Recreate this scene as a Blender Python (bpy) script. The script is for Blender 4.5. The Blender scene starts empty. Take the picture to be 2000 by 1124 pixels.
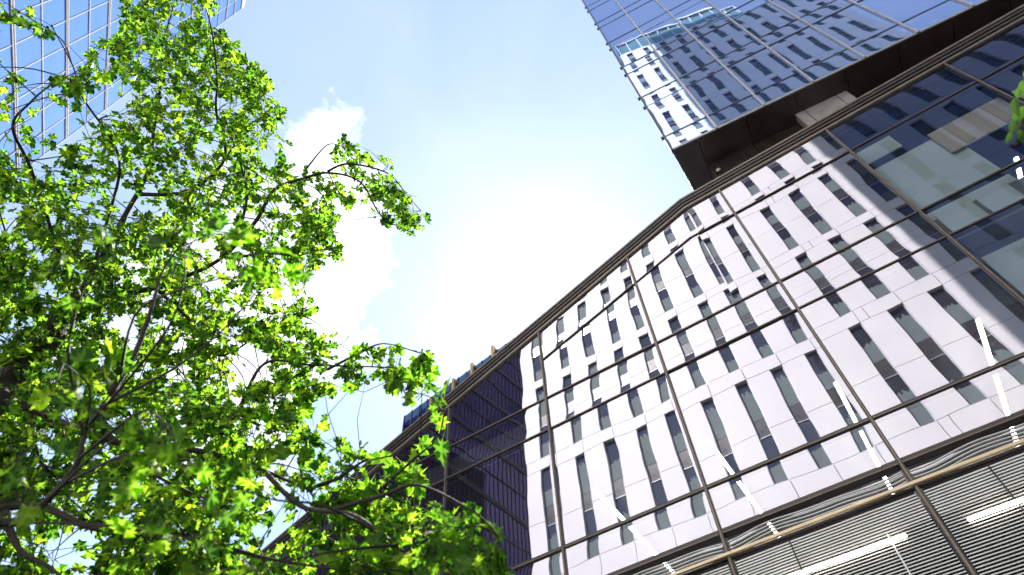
import bpy, math, random
import numpy as np
from mathutils import Vector, Matrix

random.seed(7)
rng = np.random.default_rng(7)
S = bpy.context.scene
COL = S.collection

# ------------------------------------------------------------------ camera
RC = np.array([[0.8313, 0.5544, -0.0385], [-0.4730, 0.6711, -0.5708], [-0.2906, 0.4927, 0.8202]])   # world -> (right, down, forward)
U_, _s, V_ = np.linalg.svd(RC)
RC = U_ @ V_
FPX = 1280.0
EYE = np.array([0.0, 0.0, 1.6])


def ray(x, y):
    w = RC.T @ np.array([x - 1000.0, y - 562.0, FPX])
    return w / np.linalg.norm(w)


def at(x, y, dist):
    return EYE + ray(x, y) * dist


cam_d = bpy.data.cameras.new('camera')
cam = bpy.data.objects.new('camera', cam_d)
COL.objects.link(cam)
cam.matrix_world = Matrix(((RC[0][0], -RC[1][0], -RC[2][0], 0), (RC[0][1], -RC[1][1], -RC[2][1], 0), (RC[0][2], -RC[1][2], -RC[2][2], 1.6), (0, 0, 0, 1)))
cam_d.sensor_width = 36.0
cam_d.lens = 36.0 * FPX / 2000.0
cam_d.clip_start = 0.05
cam_d.clip_end = 6000
cam_d.dof.use_dof = True
cam_d.dof.focus_distance = 5.5
cam_d.dof.aperture_fstop = 2.6
S.camera = cam

# ------------------------------------------------------------------ light, sky, exposure
SUN_EL = math.radians(54.3)
SUN_D = np.array([-0.43 * math.cos(SUN_EL), 0.903 * math.cos(SUN_EL), math.sin(SUN_EL)])
S.view_settings.view_transform = 'Standard'
S.view_settings.look = 'None'
S.view_settings.gamma = 1.0
S.view_settings.exposure = 1.48
S.cycles.use_denoising = True
S.cycles.caustics_reflective = False
S.cycles.caustics_refractive = False
S.cycles.max_bounces = 10
S.cycles.transparent_max_bounces = 16
S.cycles.sample_clamp_indirect = 6.0

w = bpy.data.worlds.new('World')
S.world = w
w.use_nodes = True
nt = w.node_tree
nt.nodes.clear()


def N(tree, kind, **kw):
    n = tree.nodes.new(kind)
    for k, v in kw.items():
        if k in n.inputs.keys() if hasattr(n.inputs, 'keys') else False:
            n.inputs[k].default_value = v
        else:
            setattr(n, k, v)
    return n


def math_node(tree, op, a, b=None, clamp=False):
    n = tree.nodes.new('ShaderNodeMath')
    n.operation = op
    n.use_clamp = clamp
    for i, v in enumerate((a, b)):
        if v is None:
            continue
        if isinstance(v, (int, float)):
            n.inputs[i].default_value = v
        else:
            tree.links.new(v, n.inputs[i])
    return n.outputs[0]


sky = nt.nodes.new('ShaderNodeTexSky')
sky.sky_type = 'NISHITA'
sky.sun_disc = False
sky.sun_elevation = SUN_EL
sky.sun_rotation = math.atan2(SUN_D[0], SUN_D[1])
sky.air_density = 1.0
sky.dust_density = 0.24
sky.ozone_density = 1.1
sky.altitude = 120
tc = nt.nodes.new('ShaderNodeTexCoord')
# scattered fair weather clouds, all round the sky
clouds = [(at(640, 330, 1) - EYE, 0.052), (at(560, 430, 1) - EYE, 0.075), (at(655, 520, 1) - EYE, 0.060), (at(480, 560, 1) - EYE, 0.10),
          (at(640, 640, 1) - EYE, 0.05), (at(380, 640, 1) - EYE, 0.10), (at(470, 760, 1) - EYE, 0.09),
          (np.array([0.55, -0.55, 0.62]), 0.14), (np.array([-0.35, -0.80, 0.48]), 0.16), (np.array([0.85, 0.25, 0.45]), 0.12),
          (np.array([-0.85, -0.35, 0.38]), 0.15), (np.array([0.2, -0.95, 0.25]), 0.15), (np.array([-0.1, 0.93, 0.35]), 0.15), (np.array([0.75, -0.6, 0.3]), 0.16)]
noi = nt.nodes.new('ShaderNodeTexNoise')
noi.inputs['Scale'].default_value = 11.0
noi.inputs['Detail'].default_value = 9.0
noi.inputs['Roughness'].default_value = 0.62
nt.links.new(tc.outputs['Generated'], noi.inputs['Vector'])
tot = None
for c, rad in clouds:
    c = c / np.linalg.norm(c)
    dn = nt.nodes.new('ShaderNodeVectorMath')
    dn.operation = 'DISTANCE'
    nt.links.new(tc.outputs['Generated'], dn.inputs[0])
    dn.inputs[1].default_value = tuple(c)
    g = math_node(nt, 'SUBTRACT', 1.0, math_node(nt, 'DIVIDE', dn.outputs['Value'], rad * 2.0))
    g = math_node(nt, 'MAXIMUM', g, -1.0)
    tot = g if tot is None else math_node(nt, 'MAXIMUM', tot, g)
nz = math_node(nt, 'MULTIPLY', math_node(nt, 'SUBTRACT', noi.outputs['Fac'], 0.5), 2.6)
cov = math_node(nt, 'ADD', math_node(nt, 'MULTIPLY', tot, 1.0), nz)
mask = math_node(nt, 'MULTIPLY', math_node(nt, 'SUBTRACT', cov, 0.22), 1.25, True)
ccol = nt.nodes.new('ShaderNodeMix')
ccol.data_type = 'RGBA'
nt.links.new(mask, ccol.inputs['Factor'])
hsv = nt.nodes.new('ShaderNodeHueSaturation')
hsv.inputs['Saturation'].default_value = 1.02
hsv.inputs['Hue'].default_value = 0.491
nt.links.new(sky.outputs['Color'], hsv.inputs['Color'])
wis = nt.nodes.new('ShaderNodeTexNoise')
wis.inputs['Scale'].default_value = 2.6
wis.inputs['Detail'].default_value = 7.0
wis.inputs['Distortion'].default_value = 1.2
nt.links.new(tc.outputs['Generated'], wis.inputs['Vector'])
veil = nt.nodes.new('ShaderNodeMix')
veil.data_type = 'RGBA'
nt.links.new(math_node(nt, 'MULTIPLY', math_node(nt, 'ADD', wis.outputs['Fac'], 0.05), 0.42, True), veil.inputs['Factor'])
nt.links.new(hsv.outputs['Color'], veil.inputs['A'])
veil.inputs['B'].default_value = (4.6, 4.75, 4.9, 1)
nt.links.new(veil.outputs['Result'], ccol.inputs['A'])
ccol.inputs['B'].default_value = (7.6, 7.65, 7.8, 1)
bg = nt.nodes.new('ShaderNodeBackground')
bg.inputs['Strength'].default_value = 0.105
nt.links.new(ccol.outputs['Result'], bg.inputs['Color'])
wo = nt.nodes.new('ShaderNodeOutputWorld')
nt.links.new(bg.outputs[0], wo.inputs['Surface'])

sun_d = bpy.data.lights.new('sun', 'SUN')
sun_d.energy = 5.0
sun_d.angle = math.radians(0.53)
sun_d.color = (1.0, 0.95, 0.86)
sun = bpy.data.objects.new('sun', sun_d)
COL.objects.link(sun)
sun.location = (0, 0, 200)
sun.rotation_euler = Vector(tuple(-SUN_D)).to_track_quat('-Z', 'Y').to_euler()


# ------------------------------------------------------------------ materials
def mat(name):
    m = bpy.data.materials.new(name)
    m.use_nodes = True
    t = m.node_tree
    t.nodes.clear()
    out = t.nodes.new('ShaderNodeOutputMaterial')
    return m, t, out


def rgba(c):
    return (c[0], c[1], c[2], 1.0)


def simple(name, col, rough=0.5, metal=0.0, var=0.15, scale=3.0, bump=0.0, spec=0.5):
    m, t, out = mat(name)
    b = t.nodes.new('ShaderNodeBsdfPrincipled')
    b.inputs['Roughness'].default_value = rough
    b.inputs['Metallic'].default_value = metal
    b.inputs['Specular IOR Level'].default_value = spec
    g = t.nodes.new('ShaderNodeTexCoord')
    n = t.nodes.new('ShaderNodeTexNoise')
    n.inputs['Scale'].default_value = scale
    n.inputs['Detail'].default_value = 6
    t.links.new(g.outputs['Object'], n.inputs['Vector'])
    r = t.nodes.new('ShaderNodeValToRGB')
    r.color_ramp.elements[0].position = 0.3
    r.color_ramp.elements[1].position = 0.7
    r.color_ramp.elements[0].color = rgba([c * (1 - var) for c in col])
    r.color_ramp.elements[1].color = rgba([min(1, c * (1 + var)) for c in col])
    t.links.new(n.outputs['Fac'], r.inputs['Fac'])
    t.links.new(r.outputs['Color'], b.inputs['Base Color'])
    rr = math_node(t, 'ADD', math_node(t, 'MULTIPLY', n.outputs['Fac'], 0.2), rough - 0.1, True)
    t.links.new(rr, b.inputs['Roughness'])
    if bump:
        bp = t.nodes.new('ShaderNodeBump')
        bp.inputs['Distance'].default_value = bump
        t.links.new(n.outputs['Fac'], bp.inputs['Height'])
        t.links.new(bp.outputs['Normal'], b.inputs['Normal'])
    t.links.new(b.outputs[0], out.inputs['Surface'])
    return m


def coated_glass(name, refl, trans, face_fac, wav_scale, wav_dist, rough=0.0):
    """Solar control glass: coated mirror-like outer face over a tinted see-through pane with rolling waves."""
    m, t, out = mat(name)
    geo = t.nodes.new('ShaderNodeNewGeometry')
    oi = t.nodes.new('ShaderNodeObjectInfo')
    mp = t.nodes.new('ShaderNodeVectorMath')
    mp.operation = 'ADD'
    sc = t.nodes.new('ShaderNodeVectorMath')
    sc.operation = 'SCALE'
    cb = t.nodes.new('ShaderNodeCombineXYZ')
    for i in range(3):
        t.links.new(oi.outputs['Random'], cb.inputs[i])
    t.links.new(cb.outputs[0], sc.inputs[0])
    sc.inputs['Scale'].default_value = 37.0
    t.links.new(geo.outputs['Position'], mp.inputs[0])
    t.links.new(sc.outputs[0], mp.inputs[1])
    n = t.nodes.new('ShaderNodeTexNoise')
    n.inputs['Scale'].default_value = wav_scale
    n.inputs['Detail'].default_value = 1.5
    t.links.new(mp.outputs[0], n.inputs['Vector'])
    bp = t.nodes.new('ShaderNodeBump')
    bp.inputs['Distance'].default_value = wav_dist
    bp.inputs['Strength'].default_value = 1.0
    t.links.new(n.outputs['Fac'], bp.inputs['Height'])
    gl = t.nodes.new('ShaderNodeBsdfGlossy')
    gl.inputs['Color'].default_value = rgba(refl)
    gl.inputs['Roughness'].default_value = rough
    t.links.new(bp.outputs['Normal'], gl.inputs['Normal'])
    tr = t.nodes.new('ShaderNodeBsdfTransparent')
    tr.inputs['Color'].default_value = rgba(trans)
    lw = t.nodes.new('ShaderNodeLayerWeight')
    lw.inputs['Blend'].default_value = 0.35
    fac = math_node(t, 'ADD', math_node(t, 'MULTIPLY', lw.outputs['Fresnel'], 1.0 - face_fac), face_fac, True)
    mx = t.nodes.new('ShaderNodeMixShader')
    t.links.new(fac, mx.inputs[0])
    t.links.new(tr.outputs[0], mx.inputs[1])
    t.links.new(gl.outputs[0], mx.inputs[2])
    t.links.new(mx.outputs[0], out.inputs['Surface'])
    return m


def dark_glass(name, base, refl, wav_scale=0.5, wav_dist=0.01, fac=0.5):
    """Opaque reflective glazing for buildings further off."""
    m, t, out = mat(name)
    geo = t.nodes.new('ShaderNodeNewGeometry')
    n = t.nodes.new('ShaderNodeTexNoise')
    n.inputs['Scale'].default_value = wav_scale
    n.inputs['Detail'].default_value = 2
    t.links.new(geo.outputs['Position'], n.inputs['Vector'])
    bp = t.nodes.new('ShaderNodeBump')
    bp.inputs['Distance'].default_value = wav_dist
    t.links.new(n.outputs['Fac'], bp.inputs['Height'])
    gl = t.nodes.new('ShaderNodeBsdfGlossy')
    gl.inputs['Color'].default_value = rgba(refl)
    gl.inputs['Roughness'].default_value = 0.02
    t.links.new(bp.outputs['Normal'], gl.inputs['Normal'])
    df = t.nodes.new('ShaderNodeBsdfDiffuse')
    r = t.nodes.new('ShaderNodeValToRGB')
    r.color_ramp.elements[0].color = rgba([c * 0.7 for c in base])
    r.color_ramp.elements[1].color = rgba([c * 1.3 for c in base])
    n2 = t.nodes.new('ShaderNodeTexNoise')
    n2.inputs['Scale'].default_value = 0.35
    t.links.new(geo.outputs['Position'], n2.inputs['Vector'])
    t.links.new(n2.outputs['Fac'], r.inputs['Fac'])
    t.links.new(r.outputs['Color'], df.inputs['Color'])
    lw = t.nodes.new('ShaderNodeLayerWeight')
    lw.inputs['Blend'].default_value = 0.3
    f = math_node(t, 'ADD', math_node(t, 'MULTIPLY', lw.outputs['Fresnel'], 1 - fac), fac, True)
    mx = t.nodes.new('ShaderNodeMixShader')
    t.links.new(f, mx.inputs[0])
    t.links.new(df.outputs[0], mx.inputs[1])
    t.links.new(gl.outputs[0], mx.inputs[2])
    t.links.new(mx.outputs[0], out.inputs['Surface'])
    return m


def leaf_mat(name, refl, trans, tf):
    m, t, out = mat(name)
    geo = t.nodes.new('ShaderNodeNewGeometry')
    n = t.nodes.new('ShaderNodeTexNoise')
    n.inputs['Scale'].default_value = 4.0
    n.inputs['Detail'].default_value = 5
    t.links.new(geo.outputs['Position'], n.inputs['Vector'])
    hs = []
    for c in (refl, trans):
        r = t.nodes.new('ShaderNodeValToRGB')
        r.color_ramp.elements[0].position = 0.3
        r.color_ramp.elements[1].position = 0.7
        r.color_ramp.elements[0].color = rgba([c[0] * 0.75, c[1] * 0.85, c[2] * 0.9])
        r.color_ramp.elements[1].color = rgba([c[0] * 1.25, c[1] * 1.12, c[2] * 1.1])
        t.links.new(n.outputs['Fac'], r.inputs['Fac'])
        hs.append(r.outputs['Color'])
    d = t.nodes.new('ShaderNodeBsdfPrincipled')
    d.inputs['Roughness'].default_value = 0.55
    d.inputs['Specular IOR Level'].default_value = 0.25
    t.links.new(hs[0], d.inputs['Base Color'])
    tr = t.nodes.new('ShaderNodeBsdfTranslucent')
    t.links.new(hs[1], tr.inputs['Color'])
    mx = t.nodes.new('ShaderNodeMixShader')
    mx.inputs[0].default_value = tf
    t.links.new(d.outputs[0], mx.inputs[1])
    t.links.new(tr.outputs[0], mx.inputs[2])
    t.links.new(mx.outputs[0], out.inputs['Surface'])
    return m


def lamp_mat(name, col, strength):
    m, t, out = mat(name)
    e = t.nodes.new('ShaderNodeEmission')
    e.inputs['Color'].default_value = rgba(col)
    e.inputs['Strength'].default_value = strength
    t.links.new(e.outputs[0], out.inputs['Surface'])
    return m


M = dict(
    pod_glass=coated_glass('podium_glass', (0.555, 0.55, 0.635), (0.75, 0.86, 0.86), 0.60, 0.45, 0.006),
    tow_glass=coated_glass('tower_glass', (0.55, 0.66, 1.0), (0.25, 0.36, 0.42), 0.70, 0.40, 0.005),
    bronze=simple('bronze_frame', (0.055, 0.043, 0.038), 0.42, 0.25, 0.2, 5.0),
    bronze_pale=simple('pale_bronze_trim', (0.19, 0.155, 0.125), 0.40, 0.35, 0.2, 4.0),
    alu=simple('mill_aluminium', (0.42, 0.40, 0.40), 0.38, 0.6, 0.15, 6.0),
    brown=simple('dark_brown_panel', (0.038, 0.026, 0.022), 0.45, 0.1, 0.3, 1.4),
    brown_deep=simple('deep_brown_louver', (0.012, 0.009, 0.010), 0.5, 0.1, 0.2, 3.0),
    pier=simple('brushed_grey_cladding', (0.36, 0.34, 0.33), 0.42, 0.25, 0.16, 2.2, 0.002),
    white=simple('white_facade_panel', (0.80, 0.775, 0.77), 0.55, 0.0, 0.055, 0.22),
    joint=simple('facade_joint', (0.08, 0.075, 0.08), 0.8, 0.0, 0.2, 1.0),
    winglass=dark_glass('slit_window_glass', (0.045, 0.042, 0.055), (0.42, 0.45, 0.55), 0.8, 0.008, 0.22),
    spandrel=simple('window_spandrel', (0.05, 0.045, 0.05), 0.3, 0.0, 0.3, 1.5),
    blind=simple('pale_blind', (0.12, 0.16, 0.165), 0.7, 0.0, 0.25, 8.0),
    winframe=simple('silver_window_frame', (0.62, 0.62, 0.66), 0.35, 0.4, 0.1, 2.0),
    skyglass=dark_glass('green_crown_glass', (0.20, 0.34, 0.34), (0.35, 0.45, 0.47), 0.5, 0.01, 0.25),
    navy=dark_glass('navy_glass', (0.085, 0.062, 0.120), (0.24, 0.20, 0.40), 0.3, 0.01, 0.2),
    navy_mull=simple('mauve_mullion', (0.20, 0.165, 0.165), 0.5, 0.2, 0.15, 2.0),
    blue=dark_glass('blue_curtain_glass', (0.07, 0.17, 0.50), (0.46, 0.66, 1.0), 0.25, 0.02, 0.45),
    blue_deep=dark_glass('deep_blue_glass', (0.012, 0.03, 0.11), (0.12, 0.22, 0.55), 0.25, 0.02, 0.35),
    whitegrid=simple('white_mullion_paint', (0.50, 0.48, 0.51), 0.9, 0.0, 0.06, 1.0, 0.0, 0.05),
    greypanel=simple('grey_roof_panel', (0.38, 0.36, 0.34), 0.5, 0.0, 0.12, 1.0),
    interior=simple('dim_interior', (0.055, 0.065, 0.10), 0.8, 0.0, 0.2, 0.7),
    ceiling=simple('office_ceiling', (0.30, 0.30, 0.31), 0.8, 0.0, 0.1, 0.8),
    screen_green=simple('pale_green_screen', (0.80, 0.88, 0.84), 0.8, 0.0, 0.06, 0.8),
    screen_beige=simple('beige_screen', (0.82, 0.70, 0.58), 0.8, 0.0, 0.06, 0.8),
    screen_ochre=simple('ochre_screen', (0.66, 0.48, 0.16), 0.8, 0.0, 0.1, 0.8),
    slat=simple('louver_aluminium', (0.50, 0.51, 0.50), 0.35, 0.45, 0.15, 2.0),
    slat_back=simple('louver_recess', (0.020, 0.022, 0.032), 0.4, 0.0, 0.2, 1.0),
    gold=simple('gold_channel', (0.55, 0.45, 0.30), 0.32, 0.5, 0.12, 3.0),
    frame_gold=simple('gold_steel', (0.42, 0.30, 0.13), 0.45, 0.3, 0.2, 3.0),
    clear_glass=coated_glass('clear_blue_glass', (0.26, 0.32, 0.58), (0.88, 0.96, 0.98), 0.27, 0.45, 0.006),
    rail_glass=coated_glass('railing_glass', (0.35, 0.50, 0.75), (0.36, 0.52, 0.68), 0.30, 0.8, 0.004),
    rail=simple('dark_rail', (0.05, 0.075, 0.10), 0.4, 0.4, 0.2, 3.0),
    lamp=lamp_mat('lit_ceiling_strip', (1.0, 0.93, 0.80), 11.0),
    lamp_dome=simple('lamp_dome', (0.45, 0.42, 0.38), 0.3, 0.0, 0.1, 5.0),
    bark=simple('dark_bark', (0.026, 0.019, 0.016), 0.85, 0.0, 0.45, 30.0, 0.01),
    twig=simple('twig_bark', (0.022, 0.016, 0.013), 0.8, 0.0, 0.3, 20.0),
    leaf=leaf_mat('lobed_leaf', (0.055, 0.115, 0.022), (0.31, 0.62, 0.035), 0.66),
    leaf_b=leaf_mat('lobed_leaf_young', (0.070, 0.125, 0.022), (0.44, 0.71, 0.04), 0.68),
    leaf_dark=leaf_mat('lobed_leaf_shaded', (0.035, 0.085, 0.018), (0.15, 0.38, 0.025), 0.52),  # darker leaf copy, shade of the crown's clumps put into its colour
    leaf_oval=leaf_mat('oval_leaf', (0.050, 0.110, 0.025), (0.12, 0.30, 0.03), 0.4),
    paving=simple('street_paving', (0.17, 0.165, 0.16), 0.85, 0.0, 0.15, 1.2),
    asphalt=simple('asphalt', (0.055, 0.055, 0.058), 0.9, 0.0, 0.2, 6.0),
    ground=simple('ground', (0.14, 0.135, 0.125), 0.9, 0.0, 0.2, 0.2),
    granite=simple('granite_kerb', (0.34, 0.33, 0.32), 0.7, 0.0, 0.15, 9.0),
)


# ------------------------------------------------------------------ mesh helpers
class MB:
    def __init__(self):
        self.v, self.f, self.m = [], [], []
        self.mats = []

    def mi(self, m):
        if m not in self.mats:
            self.mats.append(m)
        return self.mats.index(m)

    def poly(self, pts, m):
        i = len(self.v)
        self.v += [tuple(p) for p in pts]
        self.f.append(tuple(range(i, i + len(pts))))
        self.m.append(self.mi(m))

    def hexa(self, p, m):
        """p: 4 bottom corners then 4 top corners."""
        i = len(self.v)
        self.v += [tuple(q) for q in p]
        k = self.mi(m)
        for q in ((0, 3, 2, 1), (4, 5, 6, 7), (0, 1, 5, 4), (1, 2, 6, 5), (2, 3, 7, 6), (3, 0, 4, 7)):
            self.f.append(tuple(i + a for a in q))
            self.m.append(k)

    def box(self, x0, x1, y0, y1, z0, z1, m):
        self.hexa([(x0, y0, z0), (x1, y0, z0), (x1, y1, z0), (x0, y1, z0), (x0, y0, z1), (x1, y0, z1), (x1, y1, z1), (x0, y1, z1)], m)

    def tube(self, pts, rads, m, sides=6, cap=True):
        pts = [np.array(p, float) for p in pts]
        k = self.mi(m)
        base = len(self.v)
        n = len(pts)
        ref = np.array([0.3, 0.5, 0.8])
        for i, p in enumerate(pts):
            d = pts[min(i + 1, n - 1)] - pts[max(i - 1, 0)]
            d = d / (np.linalg.norm(d) + 1e-9)
            a = np.cross(d, ref)
            if np.linalg.norm(a) < 0.1:
                a = np.cross(d, np.array([1.0, 0, 0]))
            a /= np.linalg.norm(a)
            b = np.cross(d, a)
            for s in range(sides):
                t = 2 * math.pi * s / sides
                self.v.append(tuple(p + rads[i] * (a * math.cos(t) + b * math.sin(t))))
        for i in range(n - 1):
            for s in range(sides):
                s2 = (s + 1) % sides
                self.f.append((base + i * sides + s, base + i * sides + s2, base + (i + 1) * sides + s2, base + (i + 1) * sides + s))
                self.m.append(k)
        if cap:
            self.f.append(tuple(base + s for s in range(sides))[::-1])
            self.m.append(k)
            self.f.append(tuple(base + (n - 1) * sides + s for s in range(sides)))
            self.m.append(k)

    def mesh(self, name, smooth=False):
        me = bpy.data.meshes.new(name)
        me.from_pydata(self.v, [], self.f)
        for m in self.mats:
            me.materials.append(M[m])
        me.polygons.foreach_set('material_index', self.m)
        if smooth:
            me.polygons.foreach_set('use_smooth', [True] * len(self.f))
        me.update()
        return me

    def build(self, name, parent=None, smooth=False, stuff=False, loc=None):
        return put(self.mesh(name, smooth), name, parent, stuff, loc)


def put(me, name, parent=None, stuff=False, loc=None, rotz=None):
    o = bpy.data.objects.new(name, me)
    COL.objects.link(o)
    if parent is not None:
        o.parent = parent
    if loc is not None:
        o.location = loc
    if rotz is not None:
        o.rotation_euler = (0, 0, rotz)
    if stuff:
        o['kind'] = 'stuff'
    return o


def thing(name, label, cat, loc=(0, 0, 0), rotz=0.0, group=None):
    o = bpy.data.objects.new(name, None)
    COL.objects.link(o)
    o.empty_display_size = 0.5
    o.location = loc
    o.rotation_euler = (0, 0, rotz)
    o['label'] = label
    o['category'] = cat
    if group:
        o['group'] = group
    return o


def tag(o, label, cat, group=None):
    o['label'] = label
    o['category'] = cat
    if group:
        o['group'] = group
    return o


def structure(o):
    o['kind'] = 'structure'
    return o


def pane_mesh(name, corners, m, bulge=0.0018, n=10):
    """A glass pane with the slight pillow that sealed units have. corners: (x,z) bl, br, tr, tl in the y=0 plane, facing -y."""
    b = MB()
    (ax, az), (bx, bz), (cx, cz), (dx, dz) = corners
    for j in range(n + 1):
        t = j / n
        for i in range(n + 1):
            s = i / n
            x = (ax * (1 - s) + bx * s) * (1 - t) + (dx * (1 - s) + cx * s) * t
            z = (az * (1 - s) + bz * s) * (1 - t) + (dz * (1 - s) + cz * s) * t
            e = (1 - (2 * s - 1) ** 6) * (1 - (2 * t - 1) ** 6)
            b.v.append((x, -bulge * e, z))
    k = b.mi(m)
    for j in range(n):
        for i in range(n):
            q = j * (n + 1) + i
            b.f.append((q, q + 1, q + n + 2, q + n + 1))
            b.m.append(k)
    return b.mesh(name, True)


# ------------------------------------------------------------------ ground
b = MB()
b.poly([(-3000, -3000, -0.02), (3000, -3000, -0.02), (3000, 3000, -0.02), (-3000, 3000, -0.02)], 'ground')
structure(b.build('ground'))
b = MB()
b.box(-90, 90, -6.5, -1.5, -0.015, -0.005, 'asphalt')
structure(b.build('road'))
b = MB()
b.box(-90, 90, -1.3, 11.8, -0.015, 0.12, 'paving')
structure(b.build('pavement'))
b = MB()
b.box(-90, 90, -1.5, -1.3, -0.015, 0.13, 'granite')
structure(b.build('kerb'))
b = MB()
b.box(-90, 90, -9.9, -6.5, -0.015, 0.12, 'paving')
structure(b.build('far_pavement'))

# ------------------------------------------------------------------ podium: the mirror glass office block
D = 12.0
MOD = 3.54
X0 = 0.90
ZB, ZR = 9.35, 20.42            # bottom of the vision glass, top of the glass
T5, T4, T3, T2, T1 = 9.35, 10.43, 14.05, 15.23, 18.86
BEND = -0.30


def z_roof(x):
    return ZR if x > BEND else ZR - 0.372 * (BEND - x)


def z_t1(x):
    return T1 if x > BEND - 0.3 else T1 - 0.357 * (BEND - 0.3 - x)


office = thing('mirror_glass_office', 'long low mirror glass office block whose roof edge slopes down behind the tree', 'building', (0, D, 0))
bays = list(range(-7, 5))
xs = [X0 + MOD * k for k in bays] + [X0 + MOD * 5]
G = 0.034                        # half width left for the frame
pane_cache = {}


def add_pane(corners, m, parent, y=0.0):
    cx, cz = corners[0]
    rel = tuple((round(a - cx, 3), round(c - cz, 3)) for a, c in corners)
    key = (rel, m)
    if key not in pane_cache:
        pane_cache[key] = pane_mesh('pane', rel, m)
    o = put(pane_cache[key], 'pane', parent, loc=(cx, y, cz))
    o.rotation_euler = (random.gauss(0, 0.0022), 0, random.gauss(0, 0.0022))
    return o


for k in bays:
    xa, xb = X0 + MOD * k, X0 + MOD * (k + 1)
    subs = [(xa, xb)] if not (xa < BEND < xb) else [(xa, BEND), (BEND, xb)]
    rows = [(lambda x: T5, lambda x: T4), (lambda x: T4, lambda x: T3), (lambda x: T3, lambda x: T2)]
    if xa >= -6.2:
        rows += [(lambda x: T2, z_t1), (z_t1, z_roof)]
    else:
        rows += [(lambda x: T2, z_roof)]
    for lo, hi in rows:
        l0, l1, h0, h1 = lo(xa), lo(xb), min(hi(xa), z_roof(xa)), min(hi(xb), z_roof(xb))
        if h0 <= l0 + 0.1 and h1 <= l1 + 0.1:
            continue
        a0, z0l, z0h = xa, l0, h0
        if h0 <= l0 + 0.05:        # the roof line cuts the corner off
            t = (l0 - h0) / ((h1 - l1) + (l0 - h0) + 1e-6) + 0.02
            a0 = xa + (xb - xa) * t
            z0l, z0h = lo(a0), max(lo(a0) + 0.06, z_roof(a0) - 0.02)
        if xa < BEND < xb and hi in (z_t1, z_roof):
            # the one bay in which the roof edge turns is glazed in two panes
            for (p, q) in ((xa + G, BEND), (BEND, xb - G)):
                add_pane([(p, lo(p)), (q, lo(q)), (q, hi(q)), (p, hi(p))], 'pod_glass', office)
        else:
            add_pane([(a0 + G, z0l), (xb - G, l1), (xb - G, h1), (a0 + G, z0h)], 'clear_glass' if k >= 1 else 'pod_glass', office)

mull_cache = {}
for x in xs:
    ht = z_roof(x) + 0.02 - 3.0
    bm = MB()
    bm.box(-0.038, 0.038, -0.04, 0.16, 3.0, 3.0 + ht, 'bronze')
    bm.box(-0.014, 0.014, -0.062, -0.04, 3.0, 3.0 + ht, 'bronze_pale')
    bm.build('mullion', office, loc=(x, 0, 0))


def transom(xa, xb, za, zb_, h=0.13, proud=0.03, m='bronze'):
    bm = MB()
    y0, y1 = -proud, 0.16
    bm.hexa([(xa, y0, za - h / 2), (xb, y0, zb_ - h / 2), (xb, y1, zb_ - h / 2), (xa, y1, za - h / 2),
             (xa, y0, za + h / 2), (xb, y0, zb_ + h / 2), (xb, y1, zb_ + h / 2), (xa, y1, za + h / 2)], m)
    t = 0.012
    bm.hexa([(xa, y0 - 0.015, za - h / 2 + 0.006), (xb, y0 - 0.015, zb_ - h / 2 + 0.006), (xb, y0, zb_ - h / 2 + 0.006), (xa, y0, za - h / 2 + 0.006),
             (xa, y0 - 0.015, za - h / 2 + 0.024), (xb, y0 - 0.015, zb_ - h / 2 + 0.024), (xb, y0, zb_ - h / 2 + 0.024), (xa, y0, za - h / 2 + 0.024)], 'bronze_pale')
    return bm.build('transom', office)


for k in bays:
    xa, xb = X0 + MOD * k + 0.040, X0 + MOD * (k + 1) - 0.040
    for z, h in ((T5, 0.11), (T4, 0.080), (T3, 0.050), (T2, 0.056)):
        if z_roof(xb) > z + 0.15:
            xs_ = xa
            if z_roof(xa) < z:
                xs_ = BEND - (ZR - z) / 0.372 + 0.05
            transom(xs_, xb, z, z, h)
    if xa > -6.3:
        if xa < BEND - 0.3 < xb:
            c = BEND - 0.3
            transom(xa, c, z_t1(xa), z_t1(c), 0.032)
            transom(c, xb, T1, T1, 0.032)
        else:
            transom(xa, xb, z_t1(xa), z_t1(xb), 0.032)

# stepped bronze coping along the roof edge
steps = [(0.00, 0.10, -0.07, 'bronze_pale'), (0.10, 0.16, -0.025, 'brown_deep'), (0.16, 0.25, -0.10, 'bronze'), (0.25, 0.31, -0.05, 'brown_deep'),
         (0.31, 0.40, -0.12, 'bronze'), (0.40, 0.45, -0.06, 'brown_deep'), (0.45, 0.53, -0.15, 'bronze_pale')]
run = [(-24.0, z_roof(-24.0)), (BEND, ZR), (18.6, ZR)]
for lo, hi, y0, m in steps:
    bm = MB()
    for (xa, za), (xb, zb_) in zip(run[:-1], run[1:]):
        bm.hexa([(xa, y0, za + lo), (xb, y0, zb_ + lo), (xb, 0.30, zb_ + lo), (xa, 0.30, za + lo), (xa, y0, za + hi), (xb, y0, zb_ + hi), (xb, 0.30, zb_ + hi), (xa, 0.30, za + hi)], m)
    bm.build('coping', office)
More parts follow.
